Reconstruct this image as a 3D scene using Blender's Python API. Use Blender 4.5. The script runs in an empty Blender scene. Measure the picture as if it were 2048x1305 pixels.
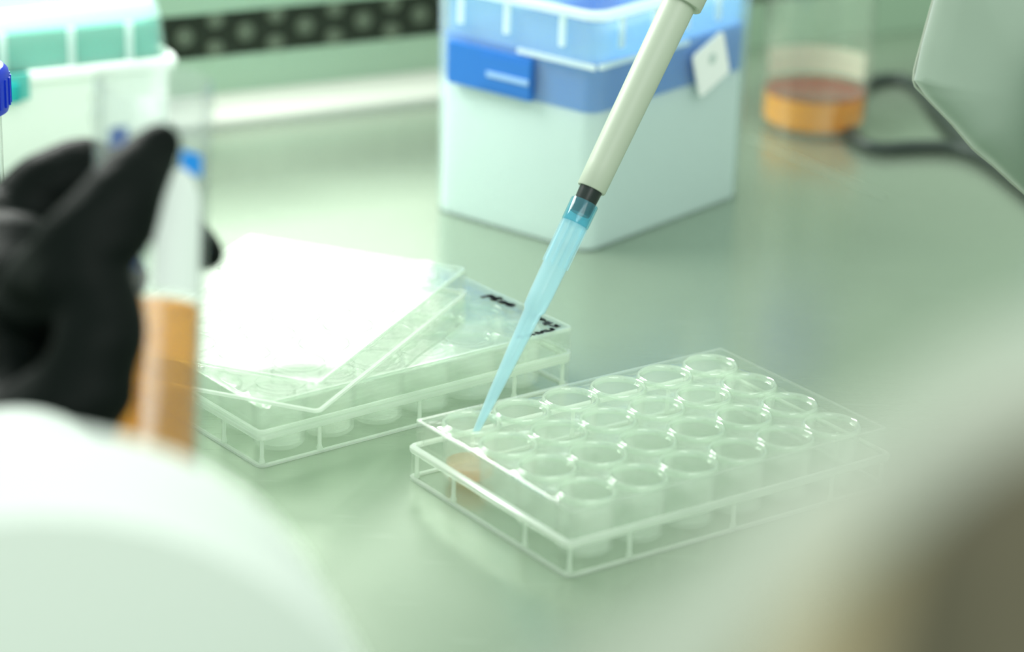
import bpy, bmesh, math, random
from mathutils import Vector, Matrix, noise

# ------------------------------------------------------------------ camera, world, lights, exposure
S = bpy.context.scene
COL = S.collection
MM = 0.001
F_PX, PITCH, ROLL, CAM_H = 5053.22, 0.356857, 0.033596, 325.71      # solved from the culture plates' real size

cp, sp, cr, sr = math.cos(PITCH), math.sin(PITCH), math.cos(ROLL), math.sin(ROLL)
_r, _f, _u = Vector((1, 0, 0)), Vector((0, cp, -sp)), Vector((0, sp, cp))
RIGHT = cr * _r + sr * _u
UP = -sr * _r + cr * _u
FWD = _f
CAM = Vector((0, 0, CAM_H))

def at(x, y, depth):
    """world point (mm) that lies `depth` mm into the room along the sight line through photo pixel x, y"""
    return CAM + depth * (FWD + RIGHT * ((x - 1024) / F_PX) - UP * ((y - 652.5) / F_PX))

cam_data = bpy.data.cameras.new('camera')
cam = bpy.data.objects.new('camera', cam_data)
COL.objects.link(cam)
m = Matrix((RIGHT, UP, -FWD)).transposed().to_4x4()
m.translation = CAM * MM
cam.matrix_world = m
cam_data.sensor_width = 36.0
cam_data.lens = F_PX / 2048 * 36
cam_data.clip_start = 0.01
cam_data.clip_end = 50
cam_data.dof.use_dof = True
cam_data.dof.focus_distance = 0.825
cam_data.dof.aperture_fstop = 6.2
S.camera = cam

world = bpy.data.worlds.new('world')
S.world = world
world.use_nodes = True
bg = world.node_tree.nodes['Background']
bg.inputs['Color'].default_value = (0.84, 1.0, 0.87, 1)
bg.inputs['Strength'].default_value = 0.70

def area(name, loc, target, sx, sy, power, col):
    d = bpy.data.lights.new(name, 'AREA')
    d.shape = 'RECTANGLE'
    d.size, d.size_y = sx, sy
    d.energy = power
    d.color = col
    o = bpy.data.objects.new(name, d)
    COL.objects.link(o)
    o.location = loc
    o.rotation_euler = (Vector(target) - Vector(loc)).to_track_quat('-Z', 'Y').to_euler()
    return o

area('low_bench_fill', (-0.27, 1.10, 0.37), (-0.12, 1.05, 0), 0.45, 0.16, 4.4, (0.97, 1.0, 0.95))  # added unseen lamp, hung low to brighten the back-left worktop
area('front_fill_light', (0.75, -0.8, 1.5), (0, 0.8, 0.05), 1.6, 1.0, 17, (0.98, 1.0, 0.96))  # added fill behind the camera, lightens the sleeve and near faces
area('assumed_glare_light', (-0.26, 2.55, 0.66), (-0.07, 0.8, 0.0), 0.42, 0.30, 0.85, (0.96, 1.0, 0.94))  # assumed unseen lamp, no window modelled; placed to mirror as glare in the lids

S.view_settings.view_transform = 'Standard'
S.view_settings.look = 'None'
S.view_settings.gamma = 1
S.view_settings.use_curve_mapping = False
S.view_settings.exposure = 0.25
S.cycles.max_bounces = 24
S.cycles.transparent_max_bounces = 96
S.cycles.transmission_bounces = 16
S.cycles.glossy_bounces = 8
S.cycles.sample_clamp_indirect = 6

# ------------------------------------------------------------------ materials
def nodes(name):
    m = bpy.data.materials.new(name)
    m.use_nodes = True
    nt = m.node_tree
    nt.nodes.clear()
    out = nt.nodes.new('ShaderNodeOutputMaterial')
    return m, nt, out

def principled(name, col, rough=0.5, metal=0.0, bump=None, var=None, **kw):
    m, nt, out = nodes(name)
    b = nt.nodes.new('ShaderNodeBsdfPrincipled')
    b.inputs['Base Color'].default_value = (*col, 1)
    b.inputs['Roughness'].default_value = rough
    b.inputs['Metallic'].default_value = metal
    for k, v in kw.items():
        b.inputs[k.replace('_', ' ')].default_value = v
    if bump or var:
        tc = nt.nodes.new('ShaderNodeTexCoord')
    if bump:
        scale, strength, dist = bump
        n = nt.nodes.new('ShaderNodeTexNoise')
        n.inputs['Scale'].default_value = scale
        n.inputs['Detail'].default_value = 4
        bp = nt.nodes.new('ShaderNodeBump')
        bp.inputs['Strength'].default_value = strength
        bp.inputs['Distance'].default_value = dist
        nt.links.new(tc.outputs['Object'], n.inputs['Vector'])
        nt.links.new(n.outputs['Fac'], bp.inputs['Height'])
        nt.links.new(bp.outputs['Normal'], b.inputs['Normal'])
    if var:
        scale, amount = var
        n = nt.nodes.new('ShaderNodeTexNoise')
        n.inputs['Scale'].default_value = scale
        n.inputs['Detail'].default_value = 3
        mx = nt.nodes.new('ShaderNodeMix')
        mx.data_type = 'RGBA'
        mx.inputs[6].default_value = (*[c * (1 - amount) for c in col], 1)
        mx.inputs[7].default_value = (*[min(1, c * (1 + amount)) for c in col], 1)
        nt.links.new(tc.outputs['Object'], n.inputs['Vector'])
        nt.links.new(n.outputs['Fac'], mx.inputs[0])
        nt.links.new(mx.outputs[2], b.inputs['Base Color'])
    nt.links.new(b.outputs[0], out.inputs[0])
    return m

def clear(name, tint=(0.985, 0.995, 0.985), haze=0.05, haze_col=(0.94, 1.0, 0.94), rough=0.03, f0=0.04, translucent=0.5, wave=0.0):
    """thin clear moulded plastic or glass: sees straight through, reflects more at grazing angles, a little milky"""
    m, nt, out = nodes(name)
    tr = nt.nodes.new('ShaderNodeBsdfTransparent')
    tr.inputs[0].default_value = (*tint, 1)
    gl = nt.nodes.new('ShaderNodeBsdfGlossy')
    gl.inputs['Roughness'].default_value = rough
    df = nt.nodes.new('ShaderNodeBsdfDiffuse')
    df.inputs[0].default_value = (*haze_col, 1)
    tl = nt.nodes.new('ShaderNodeBsdfTranslucent')
    tl.inputs[0].default_value = (*haze_col, 1)
    milky = nt.nodes.new('ShaderNodeMixShader')
    milky.inputs[0].default_value = translucent
    nt.links.new(df.outputs[0], milky.inputs[1])
    nt.links.new(tl.outputs[0], milky.inputs[2])
    body = nt.nodes.new('ShaderNodeMixShader')
    body.inputs[0].default_value = haze
    nt.links.new(tr.outputs[0], body.inputs[1])
    nt.links.new(milky.outputs[0], body.inputs[2])
    if wave:
        tc = nt.nodes.new('ShaderNodeTexCoord')
        nz = nt.nodes.new('ShaderNodeTexNoise')
        nz.inputs['Scale'].default_value = 26
        nz.inputs['Detail'].default_value = 0
        bp = nt.nodes.new('ShaderNodeBump')
        bp.inputs['Strength'].default_value = 1.0
        bp.inputs['Distance'].default_value = wave
        nt.links.new(tc.outputs['Object'], nz.inputs['Vector'])
        nt.links.new(nz.outputs['Fac'], bp.inputs['Height'])
        nt.links.new(bp.outputs['Normal'], gl.inputs['Normal'])
    lw = nt.nodes.new('ShaderNodeLayerWeight')
    lw.inputs['Blend'].default_value = 0.5
    pw = nt.nodes.new('ShaderNodeMath')
    pw.operation = 'POWER'
    pw.inputs[1].default_value = 5
    mul = nt.nodes.new('ShaderNodeMath')
    mul.operation = 'MULTIPLY_ADD'
    mul.inputs[1].default_value = 1 - f0
    mul.inputs[2].default_value = f0
    nt.links.new(lw.outputs['Facing'], pw.inputs[0])
    nt.links.new(pw.outputs[0], mul.inputs[0])
    mix = nt.nodes.new('ShaderNodeMixShader')
    nt.links.new(mul.outputs[0], mix.inputs[0])
    nt.links.new(body.outputs[0], mix.inputs[1])
    nt.links.new(gl.outputs[0], mix.inputs[2])
    nt.links.new(mix.outputs[0], out.inputs[0])
    return m

def liquid(name, col, ior=1.33, density=60.0):
    m, nt, out = nodes(name)
    b = nt.nodes.new('ShaderNodeBsdfRefraction')
    b.inputs['IOR'].default_value = ior
    b.inputs['Roughness'].default_value = 0.02
    b.inputs['Color'].default_value = (*col, 1)
    d = nt.nodes.new('ShaderNodeBsdfTranslucent')
    d.inputs[0].default_value = (*col, 1)
    mx = nt.nodes.new('ShaderNodeMixShader')
    mx.inputs[0].default_value = density
    nt.links.new(b.outputs[0], mx.inputs[1])
    nt.links.new(d.outputs[0], mx.inputs[2])
    nt.links.new(mx.outputs[0], out.inputs[0])
    return m

def steel(name, col, rough, metal=0.85):
    """brushed stainless sheet with faint scratches and cloudy wear"""
    m, nt, out = nodes(name)
    b = nt.nodes.new('ShaderNodeBsdfPrincipled')
    b.inputs['Metallic'].default_value = metal
    tc = nt.nodes.new('ShaderNodeTexCoord')
    cl = nt.nodes.new('ShaderNodeTexNoise')
    cl.inputs['Scale'].default_value = 9
    cl.inputs['Detail'].default_value = 5
    mx = nt.nodes.new('ShaderNodeMix')
    mx.data_type = 'RGBA'
    mx.inputs[6].default_value = (*[c * 0.88 for c in col], 1)
    mx.inputs[7].default_value = (*[c * 1.08 for c in col], 1)
    mp = nt.nodes.new('ShaderNodeMapping')
    mp.inputs['Scale'].default_value = (30, 900, 1)
    mp.inputs['Rotation'].default_value = (0, 0, 0.5)
    br = nt.nodes.new('ShaderNodeTexNoise')
    br.inputs['Scale'].default_value = 1
    br.inputs['Detail'].default_value = 3
    # scratches: thin lines of a stretched noise
    mp2 = nt.nodes.new('ShaderNodeMapping')
    mp2.inputs['Scale'].default_value = (14, 160, 1)
    mp2.inputs['Rotation'].default_value = (0, 0, -0.4)
    sc = nt.nodes.new('ShaderNodeTexNoise')
    sc.inputs['Scale'].default_value = 2
    sc.inputs['Distortion'].default_value = 0.4
    rp = nt.nodes.new('ShaderNodeValToRGB')
    rp.color_ramp.elements[0].position = 0.66
    rp.color_ramp.elements[0].color = (0, 0, 0, 1)
    rp.color_ramp.elements[1].position = 0.74
    rp.color_ramp.elements[1].color = (0.10, 0.10, 0.10, 1)
    mx2 = nt.nodes.new('ShaderNodeMix')
    mx2.data_type = 'RGBA'
    mx2.inputs[7].default_value = (0.88, 0.97, 0.86, 1)
    bp = nt.nodes.new('ShaderNodeBump')
    bp.inputs['Strength'].default_value = 0.08
    bp.inputs['Distance'].default_value = 0.0004
    ra = nt.nodes.new('ShaderNodeMath')
    ra.operation = 'MULTIPLY_ADD'
    ra.inputs[1].default_value = 0.10
    ra.inputs[2].default_value = rough - 0.05
    L = nt.links.new
    L(tc.outputs['Object'], cl.inputs['Vector']); L(tc.outputs['Object'], mp.inputs['Vector']); L(tc.outputs['Object'], mp2.inputs['Vector'])
    L(mp.outputs[0], br.inputs['Vector']); L(mp2.outputs[0], sc.inputs['Vector'])
    L(cl.outputs['Fac'], mx.inputs[0]); L(cl.outputs['Fac'], ra.inputs[0])
    L(sc.outputs['Fac'], rp.inputs[0]); L(rp.outputs[0], mx2.inputs[0]); L(mx.outputs[2], mx2.inputs[6])
    L(mx2.outputs[2], b.inputs['Base Color']); L(ra.outputs[0], b.inputs['Roughness'])
    L(br.outputs['Fac'], bp.inputs['Height']); L(bp.outputs[0], b.inputs['Normal'])
    L(b.outputs[0], out.inputs[0])
    return m

M = dict(
    bench=steel('worktop_steel', (0.375, 0.455, 0.355), 0.25, 0.66),
    curb=principled('rear_curb_enamel', (0.40, 0.425, 0.375), 0.45),
    joint=principled('joint_steel', (0.46, 0.53, 0.44), 0.3, 0.6),
    wall=principled('rear_panel_steel', (0.36, 0.50, 0.38), 0.45, 0.5),
    grille=principled('grille_dark', (0.020, 0.028, 0.018), 0.6, Specular_IOR_Level=0.2),
    stud=principled('grille_stud', (0.085, 0.11, 0.075), 0.5),
    room=principled('room_wall_paint', (0.75, 0.82, 0.75), 0.8),
    plate=clear('clear_polystyrene', haze=0.05),
    well=clear('clear_well_wall', haze=0.15),
    rim=clear('clear_thick_edge', haze=0.22, tint=(0.95, 1, 0.95), f0=0.07, rough=0.10),  # extra haze paints in the glow of light piped to the rims
    edge=clear('piped_light_edge', haze=0.55, tint=(0.95, 1, 0.95), haze_col=(0.95, 1.0, 0.95), f0=0.08, rough=0.12),  # heavy haze paints piped light as bright lines along the edges
    lid=clear('clear_lid_sheet', haze=0.03, rough=0.015, wave=0.0014),
    ink=principled('black_marker_ink', (0.01, 0.02, 0.02), 0.5),
    pink_medium=clear('culture_medium_orange', tint=(1.0, 0.80, 0.60), haze=0.25, haze_col=(1.0, 0.62, 0.35)),
    pipette=principled('pipette_grey_white', (0.50, 0.56, 0.46), 0.42, bump=(900, 0.05, 0.0003)),
    nozzle=principled('pipette_black_nozzle', (0.012, 0.02, 0.02), 0.3),
    tip=clear('clear_blue_tip', tint=(0.90, 0.975, 0.985), haze=0.32, haze_col=(0.72, 0.92, 1.0), rough=0.2),
    tip_collar=clear('clear_blue_tip_collar', tint=(0.6, 0.85, 0.92), haze=0.16, haze_col=(0.3, 0.75, 0.9), rough=0.1),
    box_wall=clear('milky_box_plastic', tint=(0.95, 0.99, 0.99), haze=0.16, haze_col=(0.88, 0.97, 0.98), rough=0.25),
    box_rim=clear('milky_box_edge', tint=(0.95, 1, 1), haze=0.75, haze_col=(0.93, 1.0, 1.0), rough=0.3),
    box_fill=principled('pale_reservoir', (0.86, 0.88, 0.88), 0.6),
    blue=principled('blue_rack_plastic', (0.02, 0.22, 0.72), 0.4),
    blue_light=clear('pale_blue_plastic', tint=(0.62, 0.84, 0.98), haze=0.5, haze_col=(0.52, 0.79, 1.0), rough=0.2),
    blue_latch=principled('blue_latch_plastic', (0.02, 0.17, 0.58), 0.4),
    slot=principled('pale_slot', (0.30, 0.50, 0.80), 0.5),
    tag=principled('white_tag', (0.95, 0.98, 0.98), 0.6),
    tag_mark=principled('tag_grey_mark', (0.55, 0.66, 0.64), 0.6),
    teal=principled('teal_rack_plastic', (0.10, 0.50, 0.45), 0.5),
    teal_dark=principled('teal_peg_plastic', (0.0, 0.36, 0.36), 0.4),
    white_box=principled('white_box_plastic', (0.88, 0.95, 0.90), 0.4, bump=(60, 0.08, 0.002)),
    lid_milky=clear('milky_lid', tint=(0.88, 0.98, 0.93), haze=0.30, haze_col=(0.88, 1.0, 0.93), rough=0.2),
    glass=clear('bottle_glass', tint=(0.97, 0.99, 0.97), haze=0.04, rough=0.02, f0=0.06),
    orange=clear('orange_medium', tint=(1.0, 0.58, 0.12), haze=0.85, haze_col=(1.0, 0.47, 0.045), rough=0.03, translucent=0.3),
    bottle_refraction=principled('pale_pink_refraction', (0.80, 0.72, 0.64), 0.7),  # colour of the painted bright refraction above the liquid
    orange_top=clear('orange_medium_surface', tint=(0.72, 0.20, 0.05), haze=0.35, haze_col=(0.50, 0.09, 0.01), rough=0.05),
    tube_orange=clear('orange_medium_in_tube', tint=(1.0, 0.66, 0.18), haze=0.35, haze_col=(1.0, 0.47, 0.06), rough=0.05, translucent=0.6),
    tube=clear('clear_tube_plastic', tint=(0.98, 0.99, 0.99), haze=0.07, haze_col=(0.93, 0.97, 1.0), rough=0.08),
    patch=principled('white_writing_patch', (0.84, 0.90, 0.88), 0.6),
    print_blue=principled('blue_tube_print', (0.0, 0.27, 0.85), 0.5),
    print_navy=principled('navy_tube_print', (0.10, 0.17, 0.42), 0.5),
    cap=principled('blue_screw_cap', (0.0, 0.03, 0.62), 0.4),
    rubber=principled('dark_rubber_tubing', (0.030, 0.045, 0.038), 0.5),
    glove=principled('black_nitrile', (0.0028, 0.0052, 0.0045), 0.55, bump=(140, 0.35, 0.003), Specular_IOR_Level=0.10),
    coat=principled('white_coat_cotton', (0.88, 0.93, 0.90), 0.9, bump=(1500, 0.15, 0.0006)),
    coat_shaded=clear('shaded_coat_cloth', tint=(0.75, 0.86, 0.78), haze=0.92, haze_col=(0.44, 0.54, 0.46), rough=0.6, f0=0.02, translucent=0.25),  # white coat cloth darkened, the cuff's shade is in this colour
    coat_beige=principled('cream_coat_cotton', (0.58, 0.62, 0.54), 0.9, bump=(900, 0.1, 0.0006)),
    taupe=principled('taupe_cloth', (0.115, 0.10, 0.066), 0.95),
    khaki=principled('khaki_cloth', (0.50, 0.41, 0.26), 0.95),
)

# ------------------------------------------------------------------ mesh helpers (all sizes in mm)
class MB:
    def __init__(s):
        s.v, s.f = [], []
    def add(s, vs, fs):
        o = len(s.v)
        s.v += [Vector(v) for v in vs]
        s.f += [[i + o for i in f] for f in fs]
        return s
    def box(s, x0, x1, y0, y1, z0, z1):
        vs = [(x, y, z) for z in (z0, z1) for y in (y0, y1) for x in (x0, x1)]
        return s.add(vs, [(0, 2, 3, 1), (4, 5, 7, 6), (0, 1, 5, 4), (2, 6, 7, 3), (0, 4, 6, 2), (1, 3, 7, 5)])
    def lathe(s, prof, n=32, closed=False):
        """profile of (radius, z) turned about z; radius 0 closes an end"""
        k = len(prof)
        vs = [(r * math.cos(2 * math.pi * i / n), r * math.sin(2 * math.pi * i / n), z) for (r, z) in prof for i in range(n)]
        fs = []
        for j in range(k if closed else k - 1):
            a, b = j * n, ((j + 1) % k) * n
            fs += [(a + i, a + (i + 1) % n, b + (i + 1) % n, b + i) for i in range(n)]
        return s.add(vs, fs)
    def rings(s, rings, closed=False, cap0=False, cap1=False):
        n, k = len(rings[0]), len(rings)
        fs = []
        for j in range(k if closed else k - 1):
            a, b = j * n, ((j + 1) % k) * n
            fs += [(a + i, a + (i + 1) % n, b + (i + 1) % n, b + i) for i in range(n)]
        if cap0: fs.append(tuple(reversed(range(n))))
        if cap1: fs.append(tuple(range((k - 1) * n, k * n)))
        return s.add([v for r in rings for v in r], fs)
    def tube(s, pts, rad, n=12, cap=True):
        pts = [Vector(p) for p in pts]
        if not isinstance(rad, (list, tuple)): rad = [rad] * len(pts)
        rings, up = [], Vector((0, 0, 1))
        t0 = (pts[1] - pts[0]).normalized()
        a = t0.cross(up)
        if a.length < 0.1: a = t0.cross(Vector((1, 0, 0)))
        a.normalize()
        for i, p in enumerate(pts):
            t = (pts[min(i + 1, len(pts) - 1)] - pts[max(i - 1, 0)]).normalized()
            a = (a - t * a.dot(t)).normalized()
            b = t.cross(a)
            rings.append([p + (a * math.cos(q) + b * math.sin(q)) * rad[i] for q in [2 * math.pi * k / n for k in range(n)]])
        return s.rings(rings, cap0=cap, cap1=cap)
    def move(s, mat):
        s.v = [mat @ v for v in s.v]
        return s
    def mesh(s, name, mat, smooth=True, merge=True):
        me = bpy.data.meshes.new(name)
        bm = bmesh.new()
        vs = [bm.verts.new(v * MM) for v in s.v]
        for f in s.f:
            try: bm.faces.new([vs[i] for i in f])
            except ValueError: pass
        if merge: bmesh.ops.remove_doubles(bm, verts=bm.verts, dist=1e-7)
        bmesh.ops.recalc_face_normals(bm, faces=bm.faces)
        bm.to_mesh(me)
        bm.free()
        me.materials.append(mat)
        if smooth:
            me.polygons.foreach_set('use_smooth', [True] * len(me.polygons))
            me.set_sharp_from_angle(angle=math.radians(38))
        return me
    def build(s, name, mat, parent=None, smooth=True):
        return link(name, s.mesh(name, mat, smooth), parent)

def link(name, me, parent=None, loc=None):
    o = bpy.data.objects.new(name, me)
    COL.objects.link(o)
    if parent is not None: o.parent = parent
    if loc is not None: o.location = Vector(loc) * MM
    return o

def tag(o, label=None, cat=None, group=None, kind=None):
    if label: o['label'] = label
    if cat: o['category'] = cat
    if group: o['group'] = group
    if kind: o['kind'] = kind
    return o

def thing(name, loc, rz=0.0, mat=None):
    o = bpy.data.objects.new(name, None)
    o.empty_display_size = 0.01
    COL.objects.link(o)
    if mat is not None:
        mm = mat.copy(); mm.translation = mat.translation * MM
        o.matrix_world = mm
    else:
        o.location = Vector(loc) * MM
        o.rotation_euler = (0, 0, rz)
    return o

def rrect(hx, hy, r, z, n=5, cx=0, cy=0):
    pts = []
    for sx, sy, a0 in ((1, 1, 0), (-1, 1, 90), (-1, -1, 180), (1, -1, 270)):
        for k in range(n + 1):
            a = math.radians(a0 + 90 * k / n)
            pts.append((cx + sx * (hx - r) + r * math.cos(a), cy + sy * (hy - r) + r * math.sin(a), z))
    return pts

def shell(hx, hy, r, prof, n=5):
    """closed wall: prof is a loop of (inset, z) swept round a rounded rectangle"""
    return MB().rings([rrect(hx - i, hy - i, max(r - i, 0.6), z, n) for i, z in prof], closed=True)

def align(direction, origin):
    q = Vector(direction).to_track_quat('Z', 'Y')
    mt = q.to_matrix().to_4x4()
    mt.translation = Vector(origin)
    return mt

# ------------------------------------------------------------------ worktop, rear curb, rear grille, room wall
wt = MB().box(-1500, 1500, -300, 2000, -12, 0).build('worktop', M['bench'])
tag(wt, 'brushed stainless steel worktop under all the labware', 'worktop')
WYAW = 0.52
wdir = Vector((math.cos(WYAW), math.sin(WYAW), 0)); wnor = Vector((-math.sin(WYAW), math.cos(WYAW), 0))
WFRAME = Matrix.Rotation(WYAW, 4, 'Z'); WFRAME.translation = Vector((-139, 1115, 0))
# worktop joint strip running off behind the bottle
j0, j1 = at(1528, 288, 1), at(1765, 392, 1)
def ground(x, y, z=0.0):
    d = at(x, y, 1) - CAM
    return CAM + d * ((z - CAM_H) / d.z)
g0, g1 = ground(1500, 276), ground(1775, 397)
jd = (g1 - g0).normalized(); jn = Vector((-jd.y, jd.x, 0))
sm = MB().add([g0 - jn * 0.7 + Vector((0, 0, z)) for z in (0, .35)] + [g0 + jn * 0.7 + Vector((0, 0, z)) for z in (0, .35)] +
              [g1 - jn * 0.7 + Vector((0, 0, z)) for z in (0, .35)] + [g1 + jn * 0.7 + Vector((0, 0, z)) for z in (0, .35)],
              [(0, 1, 3, 2), (4, 6, 7, 5), (0, 4, 5, 1), (2, 3, 7, 6), (1, 5, 7, 3), (0, 2, 6, 4)])
sm.build('joint_strip', M['joint'], wt, smooth=False)

curb_prof = [(0, -1), (0, 3.2), (0.8, 4.8), (2.4, 5.8), (5, 6.2), (37, 7.5), (37, -1)]
cb = MB()
cb.rings([[(x, y, z) for (y, z) in curb_prof] for x in (-420, 185)], cap0=True, cap1=True)
cb.move(WFRAME)
tag(cb.build('trim_1', M['curb']), kind='structure')
wl = MB().box(-420, 185, 36, 44, 6, 25).box(185, 700, 36, 44, .2, 25).box(-420, 700, 36, 44, 46.5, 62).box(-420, 700, 40, 44, 25, 46.5).move(WFRAME).build('wall_back', M['wall'], smooth=False)
tag(wl, kind='structure')
MB().box(-420, 700, 38, 40, 25, 46.5).move(WFRAME).build('grille', M['grille'], wl, smooth=False)
stud_me = MB().lathe([(0, 0), (4.4, 0), (4.6, .8), (4.2, 1.8), (0, 2.0)], 16).move(align(-wnor, (0, 0, 0))).mesh('stud', M['stud'])
for k in range(-14, 24):
    x = 0.6 + k * 15.4
    for zz in ((35.7,) if k % 2 == 0 else (28.6, 43.0)):
        p = WFRAME @ Vector((x, 38, zz))
        link('stud', stud_me, wl, p)
fl = MB().box(-2600, 2600, -1800, 2950, -950, -900).build('floor', M['room'], smooth=False)
tag(fl, kind='structure')
rm = MB().box(-2600, 2600, 2900, 2950, -900, 2200).build('wall_rear', M['room'], smooth=False)
tag(rm, kind='structure')

# ------------------------------------------------------------------ 24-well culture plates and lids
L2, W2 = 63.9, 42.75
PU, PV = 19.4, 20.1
def well_pos(i, j): return ((i - 2.5) * PU, (j - 1.5) * PV)

def plate_meshes():
    d = {}
    d['skirt'] = shell(L2, W2, 2.6, [(0, 0), (0, 10.2), (.4, 11), (1.7, 11.2), (1.7, 20), (2.8, 20), (2.8, 12), (1.3, 9.8), (1.2, 0)], 6).mesh('skirt', M['plate'])
    rims = MB().rings([rrect(L2 - i, W2 - i, max(2.6 - i, .8), z, 6) for i, z in ((-.2, 9.4), (-.5, 10.2), (-.4, 11.0), (.2, 11.5), (1.6, 11.4), (1.6, 11.0), (.1, 9.4))], closed=True)
    d['ledge'] = rims.mesh('ledge', M['edge'])
    d['rim'] = MB().rings([rrect(L2 - i, W2 - i, max(2.6 - i, .8), z, 6) for i, z in ((1.65, 19.6), (1.65, 20.1), (2.85, 20.1), (2.85, 19.6))], closed=True).mesh('rim', M['plate'])
    # deck: one square cell per well with a round hole, then a rounded border dropping into the moat
    bm = MB()
    n = 32
    for i in range(6):
        for j in range(4):
            cx, cy = well_pos(i, j)
            vs, fs = [], []
            for k in range(n):
                a = 2 * math.pi * k / n
                c, s_ = math.cos(a), math.sin(a)
                q = 1 / max(abs(c), abs(s_))
                vs += [(cx + 8.6 * c, cy + 8.6 * s_, 19.2), (cx + PU / 2 * q * c, cy + PV / 2 * q * s_, 18.6)]
            for k in range(n):
                a, b = 2 * k, 2 * ((k + 1) % n)
                fs.append((a, a + 1, b + 1, b))
            bm.add(vs, fs)
    hx, hy = 3 * PU, 2 * PV
    bm.rings([rrect(hx, hy, .3, 18.6, 3), rrect(hx + .8, hy + .3, 1.5, 18.2, 3), rrect(hx + 1.1, hy + .5, 2.0, 16, 3), rrect(L2 - 2.8, W2 - 2.0, 3, 12.2, 3)])
    d['deck'] = bm.mesh('deck', M['plate'])
    d['well'] = MB().lathe([(8.1, 20.2), (8.6, 20.3), (9.1, 20.0), (9.0, 18.8), (8.7, 10), (8.5, 2.4), (7.6, 1.4), (0, 1.4), (0, 2.6), (7.2, 2.7), (7.7, 3.6), (7.9, 10), (8.0, 19.0)], 32, closed=True).mesh('well', M['well'])
    d['well_rim'] = MB().lathe([(7.75, 18.8), (7.95, 19.8), (8.3, 20.5), (8.7, 20.75), (9.1, 20.5), (9.4, 19.8), (9.5, 19.0), (8.9, 19.2), (8.4, 19.4)], 32, closed=True).mesh('well_rim', M['rim'])
    d['foot'] = MB().rings([rrect(L2 - i, W2 - i, max(2.6 - i, .8), z, 6) for i, z in ((-.12, .05), (-.12, .8), (1.35, .8), (1.35, .05))], closed=True).mesh('foot', M['edge'])
    d['rib'] = MB().lathe([(0, .2), (.9, .3), (1.1, 1.2), (.7, 2.4), (.6, 10.4), (0, 10.4)], 8).mesh('rib', M['edge'])
    return d
PM = plate_meshes()

def make_plate(cx, cy, yaw, label, group=None):
    t = thing('culture_plate', (cx, cy, 0), yaw)
    tag(t, label, 'plate', group)
    for nm in ('skirt', 'ledge', 'rim', 'foot', 'deck'): link(nm, PM[nm], t)
    wells = {}
    for i in range(6):
        for j in range(4):
            x, y = well_pos(i, j)
            w = link('well', PM['well'], t, (x, y, 0))
            link('well_rim', PM['well_rim'], w)
            wells[i, j] = w
    for x in (-40, 0, 40):
        for y in (-W2 + 1.6, W2 - 1.6): link('rib', PM['rib'], t, (x, y, 0))
    for y in (-19, 19):
        for x in (-L2 + 1.6, L2 - 1.6): link('rib', PM['rib'], t, (x, y, 0))
    for x in (-L2 + 2.2, L2 - 2.2):
        for y in (-W2 + 2.2, W2 - 2.2): link('rib', PM['rib'], t, (x, y, 0))
    return t, wells

PA = (45.23, 736.09, 0.62715)
PB = (-55.49, 809.11, 0.67599)
open_plate, wellsA = make_plate(*PA, 'open clear 24-well culture plate with the blue pipette tip in its corner well')
shut_plate, wellsB = make_plate(*PB, 'closed clear 24-well culture plate lying under the stacked lids')
# a little medium in the corner well under the tip
md = MB().lathe([(0, 2.8), (7.0, 2.8), (7.5, 3.6), (7.65, 6.6), (7.2, 6.1), (0, 6.0)], 32).build('medium', M['pink_medium'], wellsA[0, 3])
tag(md, 'thin layer of orange medium')

def lid_meshes(hx, hy):
    d = {}
    top = MB().rings([rrect(hx - 1.0, hy - 1.0, 1.8, 0, 6), rrect(hx, hy, 2.6, 0, 6), rrect(hx, hy, 2.6, 9.2, 6), rrect(hx - .5, hy - .5, 2.2, 10, 6),
                      rrect(hx - 6, hy - 6, 4, 10.0, 6)], cap1=True)
    top.rings([rrect(hx - 1.0, hy - 1.0, 1.8, 0, 6), rrect(hx - 1.0, hy - 1.0, 1.8, 8.9, 6)], cap1=True)
    d['cover'] = top.mesh('cover', M['lid'])
    d['edge'] = MB().rings([rrect(hx - i, hy - i, max(2.6 - i, .8), z, 6) for i, z in ((-.12, 9.2), (.35, 10.12), (1.3, 10.12), (1.3, 9.7), (.6, 9.2))], closed=True).mesh('edge', M['rim'])
    d['hem'] = MB().rings([rrect(hx - i, hy - i, max(2.6 - i, .8), z, 6) for i, z in ((-.12, -.05), (-.12, .9), (1.1, .9), (1.1, -.05))], closed=True).mesh('hem', M['edge'])
    d['ring'] = MB().lathe([(7.8, 9.0), (8.6, 9.0), (8.45, 10.0), (8.35, 10.25), (8.1, 10.25), (8.0, 10.0)], 32, closed=True).mesh('ring', M['plate'])
    return d

def make_lid(cx, cy, z, yaw, hx, hy, label):
    t = thing('plate_lid', (cx, cy, z), yaw)
    tag(t, label, 'lid')
    d = lid_meshes(hx, hy)
    for nm in ('cover', 'edge', 'hem'): link(nm, d[nm], t)
    for i in range(6):
        for j in range(4):
            x, y = well_pos(i, j)
            link('ring', d['ring'], t, (x * .97, y * .97, 0))
    return t
lidB = make_lid(PB[0], PB[1], 11.9, PB[2], L2 + .35, W2 + .35, 'clear plate lid with black handwriting along its end, fitted on the closed plate')
yc = math.radians(249.5)
e1 = Vector((math.cos(yc), math.sin(yc), 0)); e2 = Vector((math.sin(yc), -math.cos(yc), 0))
cC = Vector((-16.3, 845.3, 0)) + e1 * 61.5 + e2 * 43.2
lidC = make_lid(cC.x, cC.y, 22.1, yc, 61.5, 43.2, 'loose clear plate lid lying askew on top, full of white glare')

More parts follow.
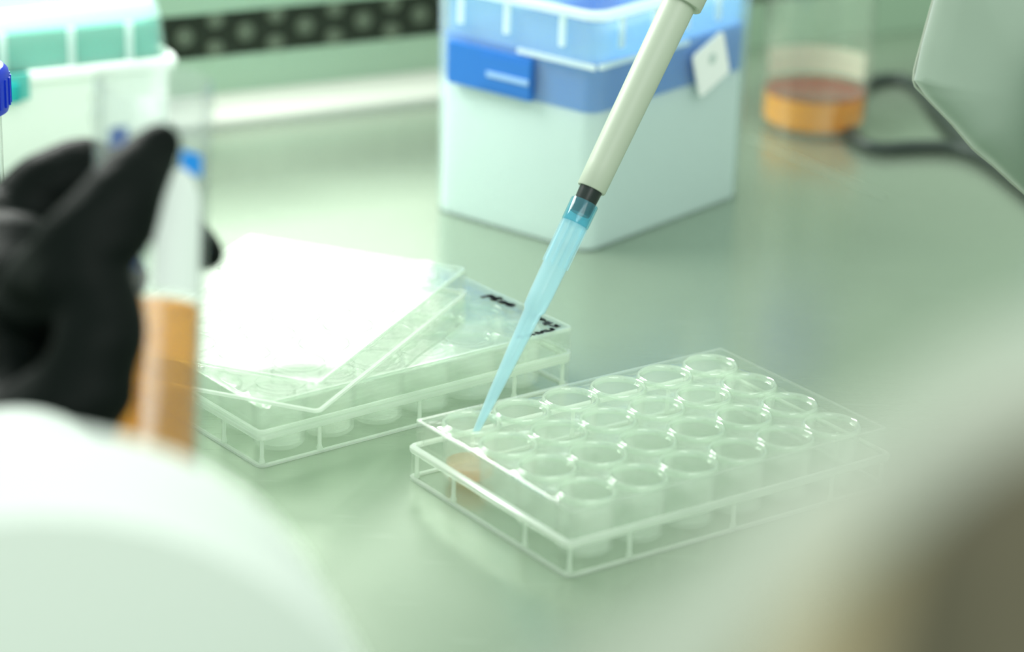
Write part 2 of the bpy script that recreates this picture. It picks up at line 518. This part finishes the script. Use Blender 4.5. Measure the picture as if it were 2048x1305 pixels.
# handwriting in black marker on the lid: scrawled strokes
def scrawl(u0, v0, u1, v1, height, word, width=.55, seed=1):
    rnd = random.Random(seed)
    a, b = Vector((u0, v0, 0)), Vector((u1, v1, 0))
    d = (b - a); ln = d.length; d.normalize()
    n = Vector((-d.y, d.x, 0))
    glyph = {'p': [(0, -.5), (.1, 1), (.5, .9), (.6, .5), (.1, .4)], 'l': [(0, .0), (.3, 1.3), (.15, 1.2), (.2, 0), (.4, .1)],
             'u': [(0, .7), (.05, .05), (.4, .05), (.5, .7), (.55, 0)], 'c': [(.5, .65), (.2, .8), (0, .4), (.2, 0), (.6, .1)],
             'n': [(0, 0), (.05, .7), (.1, .4), (.4, .75), (.5, 0)], 'g': [(.5, .7), (.1, .7), (.1, .2), (.5, .3), (.5, -.5), (.1, -.4)],
             '3': [(0, 1), (.5, .9), (.2, .55), (.55, .3), (.0, 0)], 'o': [(.3, .7), (0, .4), (.3, 0), (.6, .4), (.3, .7)],
             '1': [(0, .7), (.3, 1), (.3, 0)], 'm': [(0, 0), (.05, .7), (.3, .1), (.5, .7), (.7, 0)], 's': [(.5, .8), (.1, .7), (.5, .3), (0, 0)]}
    mb = MB()
    step = ln / len(word)
    for k, ch in enumerate(word):
        pts = []
        for (x, y) in glyph[ch]:
            q = a + d * (k * step + x * step * 1.25) + n * (y * height + rnd.uniform(-.15, .15) * height)
            pts.append(Vector((q.x, q.y, 0)))
        for s0, s1 in zip(pts, pts[1:]):
            t = (s1 - s0).normalized(); nn = Vector((-t.y, t.x, 0)) * width
            s0 = s0 - t * width * .5; s1 = s1 + t * width * .5
            vs = [s0 - nn, s0 + nn, s1 + nn, s1 - nn]
            mb.add([(v.x, v.y, z) for z in (10.05, 10.2) for v in vs], [(3, 2, 1, 0), (4, 5, 6, 7), (0, 1, 5, 4), (1, 2, 6, 5), (2, 3, 7, 6), (3, 0, 4, 7)])
    return mb
for args in ((57.2, -1.5, 58.6, -16.0, 2.4, 'pluc', .95, 3), (58.8, -26, 58.2, -41, 2.2, '3ogs', .6, 4), (41, -41.5, 58, -41.2, 1.9, '1nmu', .7, 7)):
    scrawl(*args).build('handwriting', M['ink'], lidB, smooth=False)

# ------------------------------------------------------------------ pipette and its tip
tip_end = at(950, 868, 796)
ax_pt = at(1362, 0, 812)
axis = (ax_pt - tip_end).normalized()
def along(px, py):
    """distance up the pipette axis nearest to the sight line through that pixel"""
    o, d = CAM, (at(px, py, 1) - CAM).normalized()
    w = tip_end - o
    b_ = axis.dot(d)
    return (b_ * d.dot(w) - axis.dot(w)) / (1 - b_ * b_)
s_top = along(1165, 412); s_bar = along(1184, 380); s_step = along(1068, 622); s_col = along(1366, 4); s_band = along(1174, 386)
PMAT = align(axis, tip_end)
tp = thing('pipette_tip', None, mat=PMAT)
tag(tp, 'translucent blue pipette tip dipping into the corner well of the open plate', 'pipette tip')
h = s_top + 1.5
MB().lathe([(0.6, 0), (1.1, 0), (1.9, s_step * .32), (2.65, s_step * .75), (3.05, s_step - .6), (3.75, s_step + .6), (3.95, s_step + 6), (4.3, h - 8), (4.4, h - 7.8),
            (4.0, h - 8), (3.6, s_step + 6), (3.35, s_step + .6), (2.65, s_step - .6), (2.2, s_step * .75), (1.45, s_step * .32)], 32, closed=True).build('shaft', M['tip'], tp)
MB().lathe([(4.25, h - 8), (4.6, h - 7.6), (4.65, h - .4), (4.4, h), (4.05, h), (3.95, h - 8)], 32, closed=True).build('collar', M['tip_collar'], tp)
for k in range(10):
    a = 2 * math.pi * k / 10
    MB().box(4.0, 4.5, -.2, .2, s_step + 16, h - 8).move(Matrix.Rotation(a, 4, 'Z') @ Matrix.Rotation(0.0, 4, 'Y')).build('flute', M['tip'], tp, smooth=False)

pp = thing('pipette', None, mat=align(axis, tip_end + axis * s_band))
tag(pp, 'grey white hand pipette slanting down from the top edge with a black nozzle', 'pipette')
b0 = s_bar - s_band; b1 = s_col - s_band
MB().lathe([(0, -7.2), (3.3, -7.2), (3.5, -6), (3.75, b0 - 1.0), (3.9, b0 + 1), (0, b0 + 1)], 32).build('nozzle', M['nozzle'], pp)
MB().lathe([(0, b0), (4.55, b0), (4.8, b0 + .5), (4.9, b0 + 8), (5.5, b1), (5.5, b1 + 6), (0, b1 + 6)], 40).build('barrel', M['pipette'], pp)
MB().lathe([(5.4, b1 - 1.0), (7.2, b1 - 1.0), (7.5, b1 - .6), (7.6, b1 + 6.5), (7.0, b1 + 7), (5.4, b1 + 7)], 40, closed=True).build('ejector_collar', M['pipette'], pp)
MB().lathe([(5.5, b1 + 6), (8.8, b1 + 9.5), (10.0, b1 + 10.5), (10.2, b1 + 20), (9.2, b1 + 24), (11, b1 + 40), (13, b1 + 90), (13, b1 + 130), (0, b1 + 132)], 40).build('handle', M['pipette'], pp)

# ------------------------------------------------------------------ big translucent box with the blue rack inside
BX, BY, BYAW = 29.3, 958.3, 0.898
ba, bb = 110.0, 83.0
bx = thing('tip_box', (BX, BY, 0), BYAW)
tag(bx, 'tall milky box with a blue rack inside standing behind the pipette', 'box')
def bshift(mb): return mb.move(Matrix.Translation((ba / 2, bb / 2, 0)))
ha, hb = ba / 2, bb / 2
bshift(MB().rings([rrect(ha - .2, hb - .2, 7, 0), rrect(ha, hb, 7, .3), rrect(ha + 1.2, hb + 1.2, 7, 96), rrect(ha + 0.1, hb + .1, 6, 96), rrect(ha - 1.2, hb - 1.2, 6, .4)], cap0=True, cap1=True)).build('body', M['box_wall'], bx)
bshift(MB().rings([rrect(ha - i, hb - i, 7, z) for i, z in ((-1.0, 95), (-3.0, 95.6), (-3.2, 98.4), (-1, 99), (.6, 99), (.6, 95))], closed=True)).build('rim', M['box_rim'], bx)
bshift(MB().rings([rrect(ha - 1.6, hb - 1.6, 6, .6), rrect(ha - 1.6, hb - 1.6, 6, 5), rrect(ha - 1.8, hb - 1.8, 6, 57)], cap0=True, cap1=True)).build('reservoir', M['box_fill'], bx)
bshift(MB().rings([rrect(ha - 2, hb - 2, 6, 57.2), rrect(ha - 1.8, hb - 1.8, 6, 77), rrect(ha - 8, hb - 8, 6, 77), rrect(ha - 8, hb - 8, 6, 57.2)], closed=True)).build('rack', M['blue'], bx)
bshift(MB().rings([rrect(ha - 2.4, hb - 2.4, 6, 77.2), rrect(ha - 2.0, hb - 2.0, 6, 93), rrect(ha - 3.4, hb - 3.4, 6, 93), rrect(ha - 3.6, hb - 3.6, 6, 77.2)], closed=True)).build('tray', M['blue_light'], bx)
bshift(MB().rings([rrect(ha + .8, hb + .8, 7, 99), rrect(ha + .4, hb + .4, 8, 122), rrect(ha - 3, hb - 3, 8, 127)], cap1=True)).build('lid', M['box_wall'], bx)
# moulded line and ribs on the outside of the walls
ln = MB()
ln.box(1, 60, -2.2, -.6, 76.2, 78.2).box(-2.2, -.6, -.6, 38, 76.2, 78.2)
ln.build('moulding', M['box_rim'], bx, smooth=False)
for x in (14, 36, 58, 80):
    MB().box(x - 1.3, x + 1.3, -2.3, -.6, 83, 95).build('rib', M['box_rim'], bx, smooth=False)
for y in (16, 44, 68):
    MB().box(-2.3, -.6, y - 1.3, y + 1.3, 83, 95).build('rib', M['box_rim'], bx, smooth=False)
lt = MB().box(-3.0, -.6, 30, 73, 58, 75).box(-3.4, -2.8, 30, 56, 60, 73).build('latch', M['blue_latch'], bx, smooth=False)
tag(lt, 'dark blue latch')
MB().box(-4.0, -3.2, 30.5, 52, 64.4, 66.6).build('slot', M['slot'], lt, smooth=False)
tg = MB().rings([rrect(11, 10, 2, -.4), rrect(11, 10, 2, .4)], cap0=True, cap1=True)
tg.move(Matrix.Translation((75, -3.0, 65.5)) @ Matrix.Rotation(math.radians(-20), 4, 'Y') @ Matrix.Rotation(math.radians(90), 4, 'X'))
tgo = tg.build('tag', M['tag'], bx); tag(tgo, 'white square tag stuck on at a slant')
MB().lathe([(0, 0), (2.4, 0), (2.4, .3), (0, .3)], 16).move(Matrix.Translation((75, -3.5, 68)) @ Matrix.Rotation(math.radians(90), 4, 'X')).build('tag_mark', M['tag_mark'], tgo)

# ------------------------------------------------------------------ white box with teal rack, back left
lb = thing('pipette_tip_box', (-150, 1062, 0), WYAW)
tag(lb, 'white tip box with teal rack under its milky lid, behind the gloved hand', 'box')
def lshift(mb): return mb.move(Matrix.Translation((-62, 41, 0)))
lshift(MB().rings([rrect(60, 39, 7, 0), rrect(61, 40, 8, 2), rrect(62, 41, 8, 44), rrect(58, 37, 6, 44)], cap0=True, cap1=True)).build('base', M['white_box'], lb)
lshift(MB().rings([rrect(62 - i, 41 - i, 8, z) for i, z in ((0, 43), (-2.6, 44), (-3, 47), (-2, 49), (2, 49), (2, 43))], closed=True)).build('rim', M['white_box'], lb)
lshift(MB().rings([rrect(58.5, 37.5, 7, 46), rrect(58.5, 37.5, 7, 64), rrect(55, 34, 7, 64.5)], cap0=True, cap1=True)).build('rack', M['teal'], lb)
lshift(MB().rings([rrect(61.5, 40.5, 8, 49), rrect(60, 39, 9, 66), rrect(57, 36, 10, 73), rrect(54, 33, 9, 73.5)], cap1=True)).build('lid', M['lid_milky'], lb)
lshift(MB().rings([rrect(62 - i, 41 - i, 9, z) for i, z in ((2, 66), (3.2, 71), (5, 73.6), (8, 73.8), (8, 73), (5, 72.6), (3.6, 66))], closed=True)).build('lid_edge', M['box_rim'], lb)
for x in (-20, -46, -76, -100):
    MB().box(x - 1.6, x + 1.6, -.5, 1.0, 49, 66).build('rib', M['box_rim'], lb, smooth=False)
MB().rings([rrect(26, 5, 1.5, z, cx=-92, cy=.5) for z in (38, 49)], cap0=True, cap1=True).build('tray_front', M['teal'], lb)
pg = MB().lathe([(0, 0), (3.4, 0), (3.6, 5), (2.8, 8), (0, 8)], 12).move(Matrix.Translation((-74, -5.2, 38))).build('peg', M['teal_dark'], lb)
tag(pg, 'dark teal peg')

# ------------------------------------------------------------------ glass bottle of orange medium, back right
BR = 26.0
gb = ground(1622, 283)
hd = Vector((gb.x, gb.y, 0)).normalized()
bc = gb + hd * BR
bt = thing('glass_bottle', (bc.x, bc.y, 0))
tag(bt, 'clear glass bottle with shallow orange liquid behind the milky box', 'bottle')
MB().lathe([(0, .4), (BR - 3, .4), (BR - .8, 1.4), (BR, 4), (BR, 78), (BR - 3, 90), (15, 99), (14, 102), (14, 116), (12, 116), (12, 101), (BR - 5, 88), (BR - 2, 77), (BR - 2, 5), (BR - 4, 2.6), (0, 2.6)], 48).build('body', M['glass'], bt)
MB().lathe([(0, 2.7), (BR - 4, 2.7), (BR - 2.1, 5), (BR - 2.1, 18.4)], 48).build('liquid', M['orange'], bt)
tag(MB().lathe([(BR - 2.1, 18.4), (BR - 3.2, 18.0), (0, 18.0), (0, 17.0), (BR - 3.2, 17.0), (BR - 2.1, 17.4)], 48, closed=True).build('liquid_surface', M['orange_top'], bt), 'dark red liquid surface')
MB().lathe([(0, 116.2), (15.5, 116.2), (16, 117), (16, 100.5), (16.4, 100.5), (17, 101.5), (17, 119), (16, 120.5), (0, 120.5)], 32).build('cap', M['cap'], bt)

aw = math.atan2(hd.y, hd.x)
lbm = MB()  # added pale band, paints light refracted by the back glass
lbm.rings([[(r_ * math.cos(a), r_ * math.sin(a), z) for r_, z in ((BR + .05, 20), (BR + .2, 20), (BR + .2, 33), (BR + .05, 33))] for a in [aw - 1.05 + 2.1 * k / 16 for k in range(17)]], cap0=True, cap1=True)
tag(lbm.build('label', M['bottle_refraction'], bt), 'pale pink band painted as refracted light on the far side')

# ------------------------------------------------------------------ dark tubing looped on the worktop
pts = [(1700, 236), (1700, 262), (1718, 284), (1760, 296), (1830, 293), (1900, 294), (1960, 312), (2010, 345), (2080, 400)]
lp = [ground(x, y, 3.0) for x, y in pts]
pts2 = [(1716, 180), (1745, 163), (1785, 157), (1822, 165), (1850, 190), (1880, 230), (1930, 285), (2000, 330), (2090, 370)]
lp2 = [ground(x, y, 3.0) for x, y in pts2]
def smooth_path(ps, n=6):
    out = []
    for i in range(len(ps) - 1):
        p0, p1, p2, p3 = ps[max(i - 1, 0)], ps[i], ps[i + 1], ps[min(i + 2, len(ps) - 1)]
        for k in range(n):
            t = k / n
            out.append(.5 * ((2 * p1) + (p2 - p0) * t + (2 * p0 - 5 * p1 + 4 * p2 - p3) * t * t + (3 * p1 - p0 - 3 * p2 + p3) * t ** 3))
    out.append(ps[-1])
    return out
mid = [ground(1704, 208, 3.0)]
hs = MB().tube(smooth_path(list(reversed(lp2)) + mid + lp), 3.0, 12).build('rubber_tubing', M['rubber'])
tag(hs, 'dark rubber tubing looped on the worktop beside the glass bottle', 'tubing')

# ------------------------------------------------------------------ tube with orange medium held in the gloved hand
tt, tb = at(308, 162, 618), at(283, 905, 600)
tdir = (tt - tb).normalized()
TL = 115.0
t_org = tt - tdir * TL
ct = thing('centrifuge_tube', None, mat=align(tdir, t_org))
tag(ct, 'open clear tube half full of orange medium held in the black glove', 'tube')
R = 14.0
MB().lathe([(0, 0), (3, .4), (4, 1.5), (R - .3, 16), (R, 18), (R, TL - 13), (R + .2, TL - 12.5), (R + .9, TL - 10), (R + .2, TL - 8.5), (R + .2, TL - 7), (R + .9, TL - 5.5), (R + .2, TL - 3.5), (R + .2, TL), (R - 1, TL),
            (R - 1.1, 18), (R - 1.4, 16), (3, 2.4), (0, 2)], 48).build('body', M['tube'], ct)
zs = (tt - at(345, 618, 606)).dot(tdir)
liq_z = TL - zs
MB().lathe([(0, 2.1), (3, 2.6), (R - 1.6, 16.4), (R - 1.3, 18.4), (R - 1.3, liq_z + .6), (R - 2.2, liq_z), (0, liq_z)], 48).build('medium', M['tube_orange'], ct)
# printing on the outside: writing patch, blue header, graduation text (curved on the tube)
inv = align(tdir, t_org).inverted()
cl = inv @ CAM
a_cam = math.atan2(cl.y, cl.x)          # angle of the tube's side that faces the photographer
def decal(a0, a1, z0, z1, rad, arch=0.0, n=14):
    mb = MB()
    rings = []
    for k in range(n + 1):
        a = a0 + (a1 - a0) * k / n
        top = z1 - arch * (2 * k / n - 1) ** 2
        c, s_ = math.cos(a), math.sin(a)
        rings.append([(r_ * c, r_ * s_, z) for r_, z in ((rad, z0), (rad + .12, z0), (rad + .12, top), (rad, top))])
    return mb.rings(rings, cap0=True, cap1=True)
def zpix(y, x=360): return TL - (tt - at(x, y, 606)).dot(tdir)
# right side of the tube in the photo = larger angle or smaller: work out the sign
rt = (inv.to_3x3() @ RIGHT)
sgn = 1 if Vector((-math.sin(a_cam), math.cos(a_cam), 0)).dot(rt) > 0 else -1
decal(a_cam + sgn * .10, a_cam + sgn * 1.02, zpix(600), zpix(345), R + .05, arch=7).build('writing_patch', M['patch'], ct)
d1 = decal(a_cam + sgn * .52, a_cam + sgn * 1.02, zpix(352), zpix(306), R + .02, n=8).build('label_band', M['print_blue'], ct)
tag(d1, 'bright blue printed block')
decal(a_cam - sgn * .80, a_cam - sgn * .42, zpix(302, 230), zpix(262, 230), R + .05, n=6).build('printing', M['print_navy'], ct)
for z0, z1, a0, a1 in ((486, 462, -.35, -.05), (508, 492, -.35, -.10), (528, 514, -.35, -.02), (560, 540, -.35, -.12)):
    decal(a_cam + sgn * a0, a_cam + sgn * a1, zpix(z0), zpix(z1), R + .05, n=4).build('printing', M['print_navy'], ct)

# blue-capped tube standing at the left edge
_c = at(20, 222, 806)
cpos = Vector((_c.x - 17, _c.y, 0))
st = thing('centrifuge_tube', (cpos.x, cpos.y, 0))
tag(st, 'standing clear tube with a royal blue screw cap at the left edge', 'tube')
MB().lathe([(12.5, 0), (14, .5), (14, 104), (12.8, 104), (12.8, 16), (2, 5), (0, 5)], 40).build('body', M['tube'], st)
MB().lathe([(0, 117.8), (15.2, 117.8), (16.6, 116.4), (17, 114.5), (17, 106), (16.2, 103.2), (14.3, 102.6), (14.3, 115.5), (0, 115.8)], 40).build('cap', M['cap'], st)
rib_me = MB().box(16.7, 17.4, -.45, .45, 105.5, 114.5).mesh('cap_rib', M['cap'], smooth=False)
for k in range(30):
    o = link('cap_rib', rib_me, st); o.rotation_euler = (0, 0, 2 * math.pi * k / 30)

# ------------------------------------------------------------------ the person: gloved left hand, coat sleeves
ps = thing('person', at(150, 1150, 560))
tag(ps, 'person in a white lab coat and black glove holding the orange tube', 'person')
PINV = ps.matrix_basis.inverted()

def blob(chains, voxel, name, mat, smooth_iter=6, disp=None):
    """tapered limbs fused into one continuous skin"""
    mb = MB()
    bm = bmesh.new()
    for ch in chains:
        pts = smooth_path([at(x, y, d) for x, y, d, r in ch], 6)
        rr = [d * r / F_PX for x, y, d, r in ch]
        rad = []
        for i in range(len(rr) - 1):
            for k in range(6): rad.append(rr[i] + (rr[i + 1] - rr[i]) * k / 6)
        rad.append(rr[-1])
        # rounded ends
        e = (pts[-1] - pts[-2]).normalized(); s0 = (pts[0] - pts[1]).normalized()
        P2, R2 = [], []
        for q in (85, 60, 35):
            P2.append(pts[0] + s0 * rad[0] * math.sin(math.radians(q))); R2.append(rad[0] * math.cos(math.radians(q)))
        P2 += pts; R2 += rad
        for q in (20, 40, 60, 85):
            P2.append(pts[-1] + e * rad[-1] * math.sin(math.radians(q))); R2.append(rad[-1] * math.cos(math.radians(q)))
        mb.tube(P2, R2, 20)
    me = mb.mesh(name, mat)
    o = bpy.data.objects.new(name, me)
    COL.objects.link(o)
    rmod = o.modifiers.new('r', 'REMESH'); rmod.mode = 'VOXEL'; rmod.voxel_size = voxel * MM
    smod = o.modifiers.new('s', 'SMOOTH'); smod.iterations = smooth_iter; smod.factor = .5
    dg = bpy.context.evaluated_depsgraph_get()
    me2 = bpy.data.meshes.new_from_object(o.evaluated_get(dg))
    bpy.data.objects.remove(o); bpy.data.meshes.remove(me)
    me2.name = name
    if disp:
        nr = [v.normal.copy() for v in me2.vertices]
        for v, n in zip(me2.vertices, nr): v.co += n * disp(v.co / MM) * MM
    me2.transform(PINV)
    me2.polygons.foreach_set('use_smooth', [True] * len(me2.polygons))
    if not me2.materials: me2.materials.append(mat)
    ob = link(name, me2, ps)
    return ob

def wrinkle(p):
    # soft folds of a loose glove, stronger near the wrist
    q = p * .055
    return 1.1 * (noise.noise(q) - .1) + .8 * math.sin(p.z * .42 + 2.2 * noise.noise(p * .03) * 3) * max(0, min(1, (190 - p.z) / 60)) * .6

hand = [
    # forearm, wrist and palm
    [(30, 1060, 554, 130), (25, 950, 572, 130), (25, 850, 590, 125), (20, 740, 602, 118), (15, 620, 610, 114), (30, 540, 622, 122)],
    [(-60, 800, 600, 140), (-70, 650, 618, 150), (-50, 500, 632, 130)],
    # heel of the thumb, in front of the tube
    [(60, 900, 572, 130), (150, 810, 571, 112), (196, 700, 571, 90), (200, 600, 574, 86), (150, 560, 577, 104)],
    # thumb, up the front of the tube
    [(85, 600, 592, 100), (155, 520, 578, 104), (228, 430, 579, 88), (285, 335, 587, 66), (322, 290, 590, 50)],
    # index finger, knuckle to behind the tube, tip showing at its far side
    [(10, 560, 632, 130), (20, 495, 638, 112), (65, 425, 642, 100), (180, 360, 645, 92), (290, 415, 644, 60), (372, 478, 638, 46), (412, 502, 630, 38)],
    # middle, ring and little finger curled behind
    [(-20, 560, 640, 105), (20, 520, 662, 78), (110, 480, 672, 70), (190, 500, 664, 60), (250, 560, 648, 46)],
    [(-30, 640, 632, 100), (10, 610, 662, 72), (90, 580, 672, 58), (170, 610, 660, 52), (230, 660, 646, 42)],
    [(-20, 730, 622, 90), (20, 700, 650, 62), (80, 690, 660, 50), (150, 710, 650, 44), (200, 740, 638, 38)],
]
gl = blob(hand, 1.1, 'glove', M['glove'], 5, wrinkle)
tag(gl, 'black nitrile glove')

def sleeve(name, mat, ctrl, n_ring=48, per=10, fold=2.0, seed=0.0, thick=1.2, squash=None):
    """cloth tube lofted along control points (x, y, depth, radius px); open turned-in cuff at the first end"""
    pts = smooth_path([at(x, y, d) for x, y, d, r in ctrl], per)
    rr = [d * r / F_PX for x, y, d, r in ctrl]
    rad = []
    for i in range(len(rr) - 1):
        for k in range(per): rad.append(rr[i] + (rr[i + 1] - rr[i]) * k / per)
    rad.append(rr[-1])
    rings = []
    t = (pts[1] - pts[0]).normalized()
    a = t.cross(FWD).normalized()
    for i, p in enumerate(pts):
        t = (pts[min(i + 1, len(pts) - 1)] - pts[max(i - 1, 0)]).normalized()
        a = (a - t * a.dot(t)).normalized(); b = t.cross(a)
        ring = []
        for k in range(n_ring):
            q = 2 * math.pi * k / n_ring
            dirv = a * math.cos(q) + b * (math.sin(q) * (squash or 1.0))
            f = fold * noise.noise(Vector((math.cos(q) * 1.4 + seed, math.sin(q) * 1.4, i * 1.1 / per + seed))) * min(1, .35 + i / per)
            ring.append(p + dirv * (rad[i] + f))
        rings.append(ring)
    # turned-in cuff
    c0 = sum(rings[0], Vector()) / n_ring
    ax = (pts[1] - pts[0]).normalized()
    lip = [[v + (c0 - v).normalized() * thick * s_ + ax * z for v in rings[0]] for s_, z in ((2.0, 22), (1.5, 3), (1.0, .2))]
    mb = MB().rings(lip + rings, cap1=True)
    mb.move(Matrix.Translation(-ps.matrix_basis.translation / MM))
    return mb.build(name, mat, ps)

s1 = sleeve('sleeve', M['coat'], [(50, 1020, 562, 222), (30, 1100, 545, 272), (5, 1270, 512, 462), (10, 1460, 482, 700), (20, 1720, 450, 810)], fold=2.2)
tag(s1, 'white left coat sleeve')

# right coat cuff: a flattened cloth pouch with its shade put into a darker colour, its lower hem a slanting edge
cuff = [(1905, -170), (1868, -6), (1842, 90), (1827, 160), (1850, 192), (1905, 248), (1945, 296), (1988, 332), (2048, 386), (2160, 470), (2330, 540), (2480, 420), (2470, 100), (2330, -170)]
def dense(ps_, n=5):
    out = []
    for i in range(len(ps_)):
        a, b = ps_[i], ps_[(i + 1) % len(ps_)]
        out += [(a[0] + (b[0] - a[0]) * k / n, a[1] + (b[1] - a[1]) * k / n) for k in range(n)]
    return out
cuff = dense(cuff)
ccx, ccy = sum(q[0] for q in cuff) / len(cuff), sum(q[1] for q in cuff) / len(cuff)
rings = []
for k, (scale_, dp) in enumerate(((.05, 772), (.3, 772), (.55, 773), (.75, 775), (.90, 779), (.97, 784), (1.0, 791), (1.0, 793), (.97, 800), (.88, 808), (.6, 815), (.05, 818))):
    ring = []
    for (x, y) in cuff:
        p = at(ccx + (x - ccx) * scale_, ccy + (y - ccy) * scale_, dp)
        if .04 < scale_ < .99: p += FWD * 3.5 * noise.noise(p * .035) + UP * 1.0 * noise.noise(p * .06)
        ring.append(p)
    rings.append(ring)
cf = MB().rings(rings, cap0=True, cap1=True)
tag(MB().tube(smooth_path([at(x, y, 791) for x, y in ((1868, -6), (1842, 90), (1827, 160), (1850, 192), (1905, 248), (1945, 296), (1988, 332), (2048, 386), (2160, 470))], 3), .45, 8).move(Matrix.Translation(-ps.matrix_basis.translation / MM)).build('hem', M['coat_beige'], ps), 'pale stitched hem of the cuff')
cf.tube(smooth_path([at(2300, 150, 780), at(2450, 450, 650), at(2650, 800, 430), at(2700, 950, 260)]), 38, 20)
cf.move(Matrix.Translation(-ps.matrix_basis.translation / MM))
tag(cf.build('coat_cuff', M['coat_shaded'], ps), 'thin right coat cuff with shade painted in as grey green')

# the right upper arm close to the lens: cream coat front over darker taupe and khaki cloth
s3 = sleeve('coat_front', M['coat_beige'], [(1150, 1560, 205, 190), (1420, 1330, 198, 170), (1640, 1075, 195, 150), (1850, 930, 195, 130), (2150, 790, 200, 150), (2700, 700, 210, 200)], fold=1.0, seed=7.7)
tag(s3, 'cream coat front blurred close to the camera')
s4 = sleeve('taupe_piece', M['taupe'], [(1920, 1700, 185, 240), (1970, 1340, 184, 230), (2020, 1115, 184, 215), (2400, 1000, 186, 240), (2800, 1000, 190, 240)], fold=1.0, seed=2.2)
tag(s4, 'dark taupe cloth')
s5 = sleeve('khaki_piece', M['khaki'], [(1500, 1750, 190, 150), (1640, 1450, 189, 140), (1740, 1230, 189, 110), (1860, 1080, 189, 80)], fold=.8, seed=5.2)
tag(s5, 'khaki cloth')
